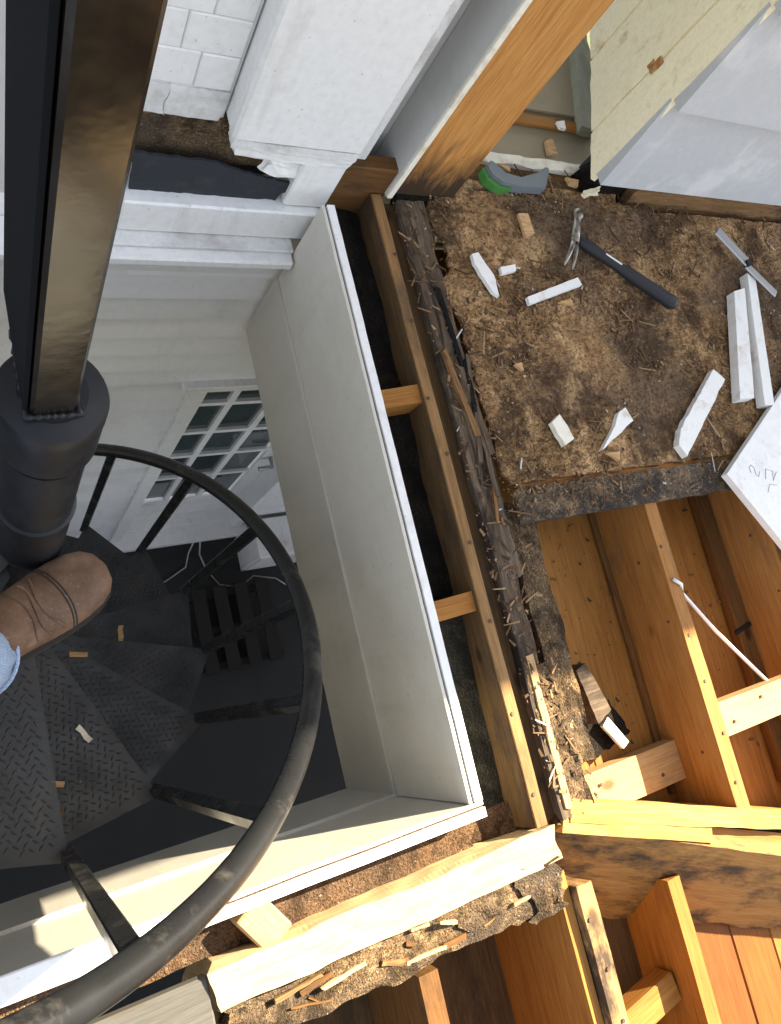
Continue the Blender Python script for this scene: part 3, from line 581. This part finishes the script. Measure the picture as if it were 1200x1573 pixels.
# one tread in local space, turned for every step
def wedge(r0, r1, a0, a1, z0, z1):
    bm = bmesh.new()
    w0 = 0.030
    P = [(r0 * math.cos(a0) + w0 * math.sin(a0) * 0.6, r0 * math.sin(a0) - w0 * math.cos(a0) * 0.6), (r1 * math.cos(a0), r1 * math.sin(a0)), (r1 * math.cos(a1), r1 * math.sin(a1)), (r0 * math.cos(a1), r0 * math.sin(a1))]
    b = [bm.verts.new((x, y, z0)) for x, y in P]; t = [bm.verts.new((x, y, z1)) for x, y in P]
    bm.faces.new(b[::-1]); bm.faces.new(t)
    for i in range(4): bm.faces.new([b[i], b[(i + 1) % 4], t[(i + 1) % 4], t[i]])
    return bm
tread_me = fin(wedge(0.044, RS + 0.012, -DA - 0.05, 0.0, -0.006, 0.0)); tread_me.materials.append(MAT['tread'])
bm = bmesh.new()
def bar2(bm, a, b, th, z0, z1):
    d = (Vector(b) - Vector(a)); L = d.length; ang = math.atan2(d.y, d.x)
    bm_box(bm, (0, -th / 2, z0), (L, th / 2, z1), Matrix.Translation((*a[:2], 0)) @ Matrix.Rotation(ang, 4, 'Z'))
c0 = (0.05 * math.cos(0), 0.0, 0); e0 = ((RS + .010), -0.004, 0); e1 = ((RS + .010) * math.cos(-DA - .05), (RS + .010) * math.sin(-DA - .05), 0)
bar2(bm, (0.05, -0.004, 0), e0, 0.005, -0.036, -0.0065); bar2(bm, (e1[0] * .12, e1[1] * .12 + .0, 0), e1, 0.005, -0.036, -0.0065); bar2(bm, e0, e1, 0.005, -0.036, -0.007)
lip_me = fin(bm); lip_me.materials.append(MAT['tread'])
bm = bmesh.new(); sp = 0.0165; rr = random.Random(3)
for i in range(-5, 45):
    for j in range(-32, 12):
        x = i * sp * 0.8 + 0.05; y = j * sp + (sp / 2 if i % 2 else 0); r = math.hypot(x, y); a = math.atan2(y, x)
        if 0.07 < r and x * math.cos(DA / 2) - y * math.sin(DA / 2) < RS * 0.955 and -DA - 0.02 < a < -0.02 and r * (-a) > 0.012:
            an = R(45) if (i + j) % 2 else R(-45); hl, hw = 0.0072, 0.0024; c, s = math.cos(an), math.sin(an)
            f = lambda u, v, zz: bm.verts.new((x + u * c - v * s, y + u * s + v * c, zz))
            q = [f(-hl, 0, 0.0004), f(0, -hw, 0.0004), f(hl, 0, 0.0004), f(0, hw, 0.0004)]; t1, t2 = f(-hl * .6, 0, 0.0022), f(hl * .6, 0, 0.0022)
            bm.faces.new([q[0], q[1], t1]); bm.faces.new([q[1], q[2], t2, t1]); bm.faces.new([q[2], q[3], t2]); bm.faces.new([q[3], q[0], t1, t2])
knob_me = fin(bm); knob_me.materials.append(MAT['tread'])
bal_me = None
for k_ in range(-2, 13):
    a = A0 + k_ * DA; zt = ZT - k_ * RI
    if zt < G + 0.05: break
    t = link('tread', tread_me); t.location = (CX, CY, zt); t.rotation_euler.z = a; st(t)
    for nm, me_, kd in (('tread_lip', lip_me, None), ('raised_pattern', knob_me, 'stuff')):
        c = link(nm, me_); c.parent = t
        if kd: c['kind'] = kd
    if bal_me is None:
        bm = bmesh.new(); bm_box(bm, (-0.012, -0.012, -0.04), (0.012, 0.012, RH - 0.012), None, 0.002); bal_me = fin(bm); bal_me.materials.append(MAT['rail'])
    b = link('baluster', bal_me); b.location = pol(RS, a, zt); b.rotation_euler.z = a; st(b)
pts = [pol(RS, A0 + t * DA, ZT - t * RI + RH) for t in [(-2.4 + 0.1 * i) for i in range(150)]]
st(tube('handrail', pts, 0.0178, 'rail', None, 18))
# landing plate at the head of the stair
bm = prism_mesh([(CX - 0.035, CY - 0.05), (-0.30, -0.22), (-0.70, -0.22), (-0.70, 0.60), (CX - 0.05, 0.60), (CX - 0.055, CY + 0.02)], -0.008, 0.0)
st(link('landing_plate', fin(bm), 'tread'))

# ------------------------------------------------------------------ PERSON: one boot and trouser leg
per = empty('person', (-0.02, 0.13, 0.0)); tag(per, 'person in blue jeans and a brown leather boot stepping beside the stair column', 'person')
def pp(o): o.parent = per; o.matrix_parent_inverse = Matrix.Translation((0.02, -0.13, 0)); return o
toe = Vector((0.174, 0.231, 0)); bd = Vector((-0.89, -0.455, 0)).normalized(); bs = Vector((-bd.y, bd.x, 0))
def loft(sections, n=28, closed=True):
    bm = bmesh.new(); rings = []
    for c, ux, uz, prof in sections:
        rings.append([bm.verts.new(c + ux * p[0] + uz * p[1]) for p in prof])
    for a, b in zip(rings, rings[1:]):
        m_ = len(a)
        for i in range(m_): bm.faces.new([a[i], a[(i + 1) % m_], b[(i + 1) % m_], b[i]])
    bm.faces.new(rings[0][::-1]); bm.faces.new(rings[-1]); return fin(bm)
def oval(wd, h, z0, n=28, e=2.4):
    o_ = []
    for i in range(n):
        a = 2 * math.pi * i / n; c, s = math.cos(a), math.sin(a)
        o_.append((wd * math.copysign(abs(c) ** (2 / e), c), z0 + h / 2 + h / 2 * math.copysign(abs(s) ** (2 / e), s)))
    return o_
prof = [(0.000, .006, .020, .022), (0.006, .024, .038, .018), (0.018, .036, .048, .014), (0.038, .044, .055, .012), (0.065, .0475, .060, .012), (0.095, .0475, .066, .012), (0.125, .045, .080, .012), (0.15, .042, .098, .012), (0.175, .040, .125, .012), (0.205, .039, .150, .012), (0.24, .038, .155, .012), (0.268, .034, .150, .012), (0.285, .022, .12, .018)]
pp(link('boot', loft([(toe + bd * t, bs, Vector((0, 0, 1)), oval(w_ * 1.06, h_, z_)) for t, w_, h_, z_ in prof]), 'leather', None, True))
bm = prism_mesh([tuple((toe + bd * t + bs * s * (w_ * 1.06 + .004))[:2]) for s, seq in ((1, prof[1:]), (-1, prof[:0:-1])) for t, w_, h_, z_ in seq], 0.001, 0.016)
pp(link('boot_sole', fin(bm), 'sole'))
def on_boot(t, a):
    for (t0, w0, h0, z0), (t1, w1, h1, z1) in zip(prof, prof[1:]):
        if t0 <= t <= t1:
            q = (t - t0) / (t1 - t0); w_ = (w0 + (w1 - w0) * q) * 1.06; h_ = h0 + (h1 - h0) * q; z_ = z0 + (z1 - z0) * q
            c_, s_ = math.cos(a), math.sin(a); e = 2.4
            return toe + bd * t + bs * (w_ * math.copysign(abs(c_) ** (2 / e), c_)) + Vector((0, 0, z_ + h_ / 2 + h_ / 2 * math.copysign(abs(s_) ** (2 / e), s_)))
for tb, bow in ((0.074, 0.012), (0.079, 0.012)):
    pp(tube('boot_stitching', [on_boot(tb + bow * math.cos(a) ** 2, a) for a in [R(6 + 168 * q / 30) for q in range(31)]], 0.0013, 'sole', None, 6))
for tb in (0.108, 0.122, 0.137):
    pp(tube('boot_crease', [on_boot(tb + 0.006 * math.sin(3 * a + tb * 90), a) for a in [R(30 + 115 * q / 24) for q in range(25)]], 0.0019, 'leather', None, 6))
# jeans leg leaning back out of the picture
leg = [((-0.018, 0.126, 0.088), 0.058), ((-0.035, 0.118, 0.125), 0.061), ((-0.075, 0.105, 0.19), 0.068), ((-0.13, 0.09, 0.28), 0.072), ((-0.25, 0.05, 0.38), 0.078), ((-0.40, 0.02, 0.48), 0.085), ((-0.52, 0.0, 0.62), 0.09), ((-0.62, 0.0, 0.85), 0.1)]
secs = []
for i, (c, r_) in enumerate(leg):
    c = Vector(c); t = (Vector(leg[min(i + 1, len(leg) - 1)][0]) - Vector(leg[max(i - 1, 0)][0])).normalized(); u = Vector((0, 0, 1)).cross(t).normalized(); v = t.cross(u)
    secs.append((c, u, v, [(r_ * (1 + 0.07 * noise.noise(Vector((3 * math.cos(a), 3 * math.sin(a), i * 1.7)))) * math.cos(a), r_ * (1 + 0.07 * noise.noise(Vector((3 * math.cos(a) + 9, 3 * math.sin(a), i * 1.7)))) * math.sin(a)) for a in [2 * math.pi * q / 28 for q in range(28)]]))
jl = pp(link('jeans_leg', loft(secs), 'denim', None, True))
c, u, v, _ = secs[0]
h_ = pp(tube('jeans_hem', [c + u * 0.0595 * math.cos(a) + v * 0.0595 * math.sin(a) for a in [2 * math.pi * q / 32 for q in range(33)]], 0.0035, 'denim', None, 8))

# ------------------------------------------------------------------ LOOSE THINGS ON THE PLYWOOD
ZP = 0.022
ham = empty('hammer', (1.45, 0.80, ZP)); tag(ham, 'claw hammer with steel head and black rubber handle lying on the rotten plywood', 'hammer')
def hm(o): o.parent = ham; o.matrix_parent_inverse = Matrix.Translation((-1.45, -0.80, -ZP)); return o
h0 = Vector((1.365, 0.858, ZP + 0.018)); h1 = Vector((1.640, 0.682, ZP + 0.018))
hm(tube('handle', [h0.lerp(h1, t) for t in (0, .06, .12, .3, .42, .5, .62, .75, .88, .96, 1.0)], [.010, .012, .0145, .0125, .0125, .0155, .0165, .0165, .0175, .0185, .013], 'rubber', None, 16))
hd = Vector((-0.45, -0.89, 0)).normalized(); hc = Vector((1.362, 0.862, ZP + 0.020))
hm(tube('head', [hc - hd * t for t in (0.078, 0.076, 0.058, 0.055, 0.040, 0.020, -0.02)], [.012, .0145, .0145, .0105, .0095, .012, .0125], 'steel', None, 14))
for s in (-1, 1):
    sd = Vector((-hd.y, hd.x, 0)) * s
    hm(tube('claw', [hc + hd * 0.012 + sd * 0.004, hc + hd * 0.04 + sd * 0.006 + Vector((0, 0, 0.002)), hc + hd * 0.065 + sd * 0.009 - Vector((0, 0, .004)), hc + hd * 0.088 + sd * 0.012 - Vector((0, 0, .012))], [.009, .007, .0055, .003], 'steel', None, 8))
lb = h0.lerp(h1, 0.26) + Vector((0, 0, 0.0128)); le = h0.lerp(h1, 0.42) + Vector((0, 0, 0.0128))
hm(board('handle_print', lb, le, 0.005, 0.0015, 'plastic', None, bev=0.0003))
def scrap(name, poly, label, cat, th=0.008, mat='plastic', z=ZP, group=None, rag=0.0025, seed=0, tilt=0.0, under=None):
    bm = prism_mesh(ragged(poly, 0.012, rag, seed), 0.004, th, tilt)
    cx = sum(p[0] for p in poly) / len(poly); cy = sum(p[1] for p in poly) / len(poly)
    for v in bm.verts: v.co.x -= cx; v.co.y -= cy
    o = link(name, fin(bm), mat); o.location = (cx, cy, z - 0.004); return tag(o, label, cat, group)
put(paint('scrap_paint', (0.82, 0.82, 0.80), (0.45, 0.34, 0.22), (0.57, 0.70), 0.55, 16.0, 0.4), 'scrap')
SC = 'white painted wood scraps on the plywood'
scrap('wood_scrap', [(1.045, 0.806), (1.064, 0.811), (1.09, 0.755), (1.088, 0.703), (1.073, 0.714), (1.045, 0.783)], 'white wood sliver curving to a point, nearest the rim joist', 'scrap', 0.014, 'scrap', group=SC, seed=1)
scrap('wood_scrap', [(1.115, 0.776), (1.16, 0.785), (1.158, 0.769), (1.114, 0.759)], 'smallest white rectangular scrap, right of the pointed sliver', 'scrap', 0.014, 'scrap', group=SC, rag=0.001, seed=2)
scrap('trim_strip', [(1.168, 0.702), (1.342, 0.757), (1.348, 0.737), (1.169, 0.684)], 'short clean white trim strip just below the hammer head', 'scrap', 0.014, 'scrap', group=SC, rag=0.0008, seed=3)
scrap('wood_scrap', [(1.13, 0.398), (1.158, 0.415), (1.171, 0.387), (1.179, 0.356), (1.148, 0.343)], 'small gray and white splintered scrap left of the torn wedge', 'scrap', 0.018, 'palestrip', group=SC, seed=4)
scrap('wood_scrap', [(1.251, 0.323), (1.312, 0.377), (1.335, 0.408), (1.361, 0.419), (1.373, 0.385), (1.302, 0.349)], 'torn wedge shaped white scrap between the small scrap and the broad one', 'scrap', 0.018, 'scrap', group=SC, seed=5)
scrap('wood_scrap', [(1.704, 0.501), (1.736, 0.472), (1.509, 0.283), (1.493, 0.313), (1.517, 0.353)], 'broad white scrap with torn brown edge, nearest the white board', 'scrap', 0.022, 'scrap', group=SC, rag=0.003, seed=6)
scrap('trim_strip', [(1.883, 0.721), (1.933, 0.732), (1.815, 0.413), (1.757, 0.412)], 'thick white trim strip standing left of the thin one at the right edge', 'scrap', 0.030, 'scrap', group=SC, rag=0.001, seed=7)
scrap('trim_strip', [(1.967, 0.779), (1.994, 0.76), (1.886, 0.39), (1.848, 0.392)], 'thin white trim strip at the right edge beside the thick one', 'scrap', 0.030, 'scrap', group=SC, rag=0.001, seed=8)
br = empty('metal_bracket', (1.95, 0.81, ZP)); tag(br, 'gray hinged metal strap crossing the top of the white strips', 'strap')
for a, b, w_ in (((1.89, 0.905), (1.972, 0.805), 0.034), ((1.965, 0.80), (2.05, 0.71), 0.026)):
    o = board('strap_arm', (*a, ZP + 0.034), (*b, ZP + 0.036), w_, 0.006, 'galv', None); o.parent = br; o.matrix_parent_inverse = Matrix.Translation((-1.95, -0.81, -ZP))
o = lathe('hinge_pin', [(0.010, ZP + 0.026), (0.010, ZP + 0.042)], 'darkwood', None, 1.968, 0.803, 12); o.parent = br; o.matrix_parent_inverse = Matrix.Translation((-1.95, -0.81, -ZP))
CH = 'raw wood chips on the plywood'
for i, (poly, lab) in enumerate((([(1.217, 0.922), (1.247, 0.924), (1.249, 0.872), (1.219, 0.858)], 'tan wood chip left of the hammer head'), ([(1.261, 0.692), (1.301, 0.701), (1.305, 0.685)], 'pale pointed chip right below the clean white strip'), ([(1.269, 0.317), (1.31, 0.318), (1.301, 0.295)], 'light chip below the torn wedge shaped scrap'), ([(1.08, 0.54), (1.1, 0.544), (1.099, 0.524)], 'tiny tan chip near the rim in the middle of the sheet'), ([(1.20, 1.055), (1.235, 1.05), (1.23, 1.035)], 'orange wood chip inside the curve of the gray tool'), ([(1.41, 1.04), (1.45, 1.035), (1.44, 1.015), (1.415, 1.02)], 'orange wood chip between gray tool and black sill'))):
    scrap('wood_chip', poly, lab, 'wood chip', 0.012, 'chip', group=CH, seed=20 + i, z=0.022)
scrap('wood_chip', [(1.402, 1.16), (1.427, 1.169), (1.428, 1.125), (1.398, 1.12)], 'brown wood chip on the tan floor inside the doorway', 'wood chip', 0.014, 'chip', z=0.0, group=CH, seed=31)
scrap('wood_scrap', [(1.45, 1.215), (1.478, 1.222), (1.474, 1.195), (1.455, 1.197)], 'white scrap on the orange strip inside the doorway', 'scrap', 0.012, 'scrap', z=0.012, group=SC, seed=32)
# big white board with pencilled marks
wb = empty('white_board', (1.62, 0.225, 0.04)); tag(wb, 'white painted panel corner with scribbled marks overhanging the plywood edge', 'board')
u_ = Vector((0.849, 0.528, 0)).normalized(); v_ = Vector((0.528, -0.849, 0)); c0 = Vector((1.618, 0.225, 0))
def wbp(o): o.parent = wb; o.matrix_parent_inverse = Matrix.Translation((-1.62, -0.225, -0.04)); return o
q = [c0, c0 + u_ * 0.8, c0 + u_ * 0.8 + v_ * 0.9, c0 + v_ * 0.9]
wbp(link('panel', fin(prism_mesh([p[:2] for p in q][::-1], 0.028, 0.046)), 'white'))
def ink(pts): wbp(tube('pencil_mark', [(*(c0 + u_ * a + v_ * b)[:2], 0.0462) for a, b in pts], 0.0009, 'ink', None, 6))
ink([(0.072, 0.052), (0.078, 0.040), (0.090, 0.040), (0.092, 0.052), (0.082, 0.066), (0.085, 0.075), (0.10, 0.07)])
ink([(0.10, 0.095), (0.125, 0.08), (0.14, 0.10), (0.12, 0.115), (0.15, 0.11)])
ink([(0.075, 0.12), (0.10, 0.112), (0.118, 0.13)])
# curved gray tool with green grip by the doorway
tl = empty('hand_saw_handle', (1.24, 1.0, 0.03)); tag(tl, 'curved gray plastic tool grip with green edge lying in the doorway', 'tool')
def tlp(o): o.parent = tl; o.matrix_parent_inverse = Matrix.Translation((-1.24, -1.0, -0.03)); return o
bm = prism_mesh([(1.150, 1.035), (1.172, 1.053), (1.199, 1.017), (1.246, 1.009), (1.303, 1.027), (1.339, 1.053), (1.347, 1.047), (1.316, 0.989), (1.238, 0.987), (1.185, 0.990), (1.157, 1.010)], 0.016, 0.044)
bmesh.ops.bevel(bm, geom=bm.edges[:], offset=0.003, segments=2, affect='EDGES')
tlp(link('grip', fin(bm), 'grayplastic'))
bm = prism_mesh([(1.1485, 1.034), (1.156, 1.0085), (1.184, 0.988), (1.215, 0.9855), (1.190, 0.982), (1.165, 0.984), (1.147, 1.003), (1.142, 1.030)], 0.014, 0.036)
tlp(link('grip_edge', fin(bm), 'green'))
# white cable over the joists
tag(tube('cable', [(1.380, 0.010, 0.004), (1.40, -0.005, 0.004), (1.42, -0.024, -0.020), (1.50, -0.130, -0.028), (1.62, -0.256, -0.045), (1.72, -0.37, -0.05), (1.80, -0.46, 0.004)], 0.0042, 'plastic', None, 8), 'thin white cable hanging across the bare joist bay', 'cable')
tag(board('steel_staple', (1.70, -0.162, JF + 0.032), (1.768, -0.148, JF + 0.035), 0.012, 0.004, 'darkwood', None), 'short dark metal strap nailed between joist and strip by the cable', 'bracket')
# rubble in the first bay
scrap('wood_scrap', [(1.10, -0.13), (1.13, -0.12), (1.165, -0.23), (1.12, -0.25)], 'gray weathered wood chunk lying in the first joist bay', 'scrap', 0.05, 'weather', z=-0.12, group=None, seed=41, rag=0.004)
scrap('trim_strip', [(1.165, -0.265), (1.185, -0.25), (1.225, -0.315), (1.205, -0.325)], 'short white strip lying beside the flat block in the joist bay', 'scrap', 0.014, 'scrap', z=-0.125, group=None, seed=42, rag=0.001)
scrap('wood_scrap', [(1.10, -0.22), (1.20, -0.18), (1.26, -0.30), (1.14, -0.33)], 'dark rotten lump in the joist bay under the gray chunk', 'scrap', 0.03, 'blackrot', z=-0.165, seed=43, rag=0.008)
# chips on the treads
for i, (x, y, z_, lab, mt) in enumerate(((0.165, -0.012, ZT - RI, 'pale wood chip on the second tread from the left', 'palestrip'), (0.20, 0.18, ZT - 2 * RI, 'orange chip on the dark tread below the boot toe', 'chip'), (0.34, 0.235, ZT - 3 * RI, 'orange sliver on the lowest lit tread', 'chip'), (0.09, -0.10, ZT - RI, 'small tan chip on the second tread near the first', 'chip'))):
    a = random.uniform(0, 3); L, W = 0.022, 0.007
    pl = [(x + c * L * math.cos(a) - s * W * math.sin(a), y + c * L * math.sin(a) + s * W * math.cos(a)) for c, s in ((-1, -1), (1, -.8), (.9, 1), (-1, .7))]
    scrap('wood_chip', pl, lab, 'wood chip', 0.010, mt, z=z_ + 0.0025, group='wood chips on the stair treads', seed=50 + i, rag=0.004)
# ------------------------------------------------------------------ DEBRIS (uncountable)
def debris(name, label, n, region, zf, seed, size=(0.004, 0.03), dens=None):
    rr = random.Random(seed); bm = bmesh.new(); c_ = 0
    while c_ < n:
        x = rr.uniform(*region[0]); y = rr.uniform(*region[1])
        if dens and rr.random() > dens(x, y): continue
        c_ += 1; L = size[0] + (size[1] - size[0]) * rr.random() ** 5; W = min(L * rr.uniform(0.06, 0.8), 0.007 if L < 0.02 else 0.004); a = rr.uniform(0, math.pi); h = rr.uniform(0.0004, 0.0022); t = rr.uniform(-.25, .25)
        ca, sa = math.cos(a), math.sin(a); z0 = zf(x, y)
        P = [(-L / 2, -W / 2), (L / 2, -W * rr.uniform(.05, .4)), (L / 2 * rr.uniform(.7, 1), W * rr.uniform(.1, .5)), (-L / 2 * rr.uniform(.6, 1), W / 2)]
        b = [bm.verts.new((x + u * ca - v * sa, y + u * sa + v * ca, z0 + u * t)) for u, v in P]; tp_ = [bm.verts.new((w_.co.x, w_.co.y, w_.co.z + h)) for w_ in b]
        bm.faces.new(tp_)
        for i in range(4): bm.faces.new([b[i], b[(i + 1) % 4], tp_[(i + 1) % 4], tp_[i]])
    me = bpy.data.meshes.new(name); bm.to_mesh(me); bm.free(); o = link(name, me, 'shards'); return tag(o, label, 'debris', None, 'stuff')
dn = lambda x, y: min(1.0, 0.06 + max(0.0, 0.35 + 2.4 * noise.noise(Vector((x * 5, y * 5, 4))))) * (1.0 if x < 1.5 else 0.6)
debris('wood_debris', 'fine crumbs of rotten wood covering the plywood', 9000, ((0.98, 2.3), (0.20, 1.05)), lambda x, y: 0.017 + 0.003 * noise.noise(Vector((x * 30, y * 30, 0))), 15, (0.002, 0.010), dn)
debris('wood_debris', 'long splinters of rotten wood strewn over the plywood', 1500, ((0.98, 2.3), (0.20, 1.05)), lambda x, y: 0.017 + 0.003 * noise.noise(Vector((x * 30, y * 30, 0))), 5, (0.004, 0.07), dn)
debris('wood_debris', 'crumbs of rotten wood along the rim joist', 700, ((0.89, 1.0), (-0.36, 0.94)), lambda x, y: 0.009, 6, (0.004, 0.04))
debris('wood_debris', 'crumbs lying in the first joist bays', 420, ((1.05, 1.76), (-0.45, 0.2)), lambda x, y: JF + 0.002, 8, (0.003, 0.018))
debris('wood_debris', 'small chips scattered on the stair treads', 60, ((0.05, 0.35), (-0.2, 0.2)), lambda x, y: ZT - max(0, math.ceil((math.atan2(y - CY, x - CX) - A0) / DA)) * RI + 0.003, 9, (0.004, 0.016), lambda x, y: 1.0 if 0.1 < math.hypot(x - CX, y - CY) < 0.48 and math.atan2(y - CY, x - CX) > A0 - 0.3 else 0.0)

# ------------------------------------------------------------------ THINGS DOWN ON THE PATIO
bx_ = empty('storage_box', (1.66, 0.80, G)); tag(bx_, 'white panelled storage box on the dark patio beside the glazed door', 'storage box')
def bxp(o): o.parent = bx_; o.matrix_parent_inverse = Matrix.Translation((-1.66, -0.80, -G)); return o
bxp(box('body', (1.43, 0.70, G), (1.95, 0.91, G + 0.42), 'white', None, 0.004)); bxp(box('lid', (1.41, 0.685, G + 0.421), (1.97, 0.915, G + 0.455), 'white', None, 0.006))
for x in (1.45, 1.70): bxp(box('front_panel', (x, 0.692, G + 0.05), (x + 0.22, 0.6995, G + 0.38), 'white', None, 0.002))
cr = empty('pallet', (1.30, 0.35, G)); tag(cr, 'dark wooden slatted pallet lying on the patio under the stair', 'pallet')
for i in range(4):
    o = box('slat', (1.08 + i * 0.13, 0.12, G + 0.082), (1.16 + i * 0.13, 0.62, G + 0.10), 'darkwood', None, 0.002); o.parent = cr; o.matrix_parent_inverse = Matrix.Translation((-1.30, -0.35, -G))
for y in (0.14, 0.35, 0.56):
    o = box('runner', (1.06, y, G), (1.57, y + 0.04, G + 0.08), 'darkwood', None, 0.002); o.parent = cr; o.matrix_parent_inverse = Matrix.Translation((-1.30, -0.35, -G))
tag(tube('cable', [(1.12, 0.88, -3.09), (1.13, 0.86, -3.28), (1.10, 0.78, G + .006), (0.98, 0.72, G + .006), (0.88, 0.68, G + .006), (0.84, 0.58, G + .006), (0.88, 0.50, G + .006)], 0.005, 'galv', None, 8), 'thin gray cable curling over the patio left of the door step', 'cable')
tag(tube('cable', [(1.16, 0.88, -3.09), (1.19, 0.84, -3.27), (1.22, 0.74, G + .006), (1.28, 0.64, G + .006), (1.40, 0.60, G + .006), (1.50, 0.66, G + .006), (1.64, 0.62, G + .006), (1.75, 0.52, G + .006)], 0.005, 'galv', None, 8), 'thin gray cable looping past the front of the white storage box', 'cable')
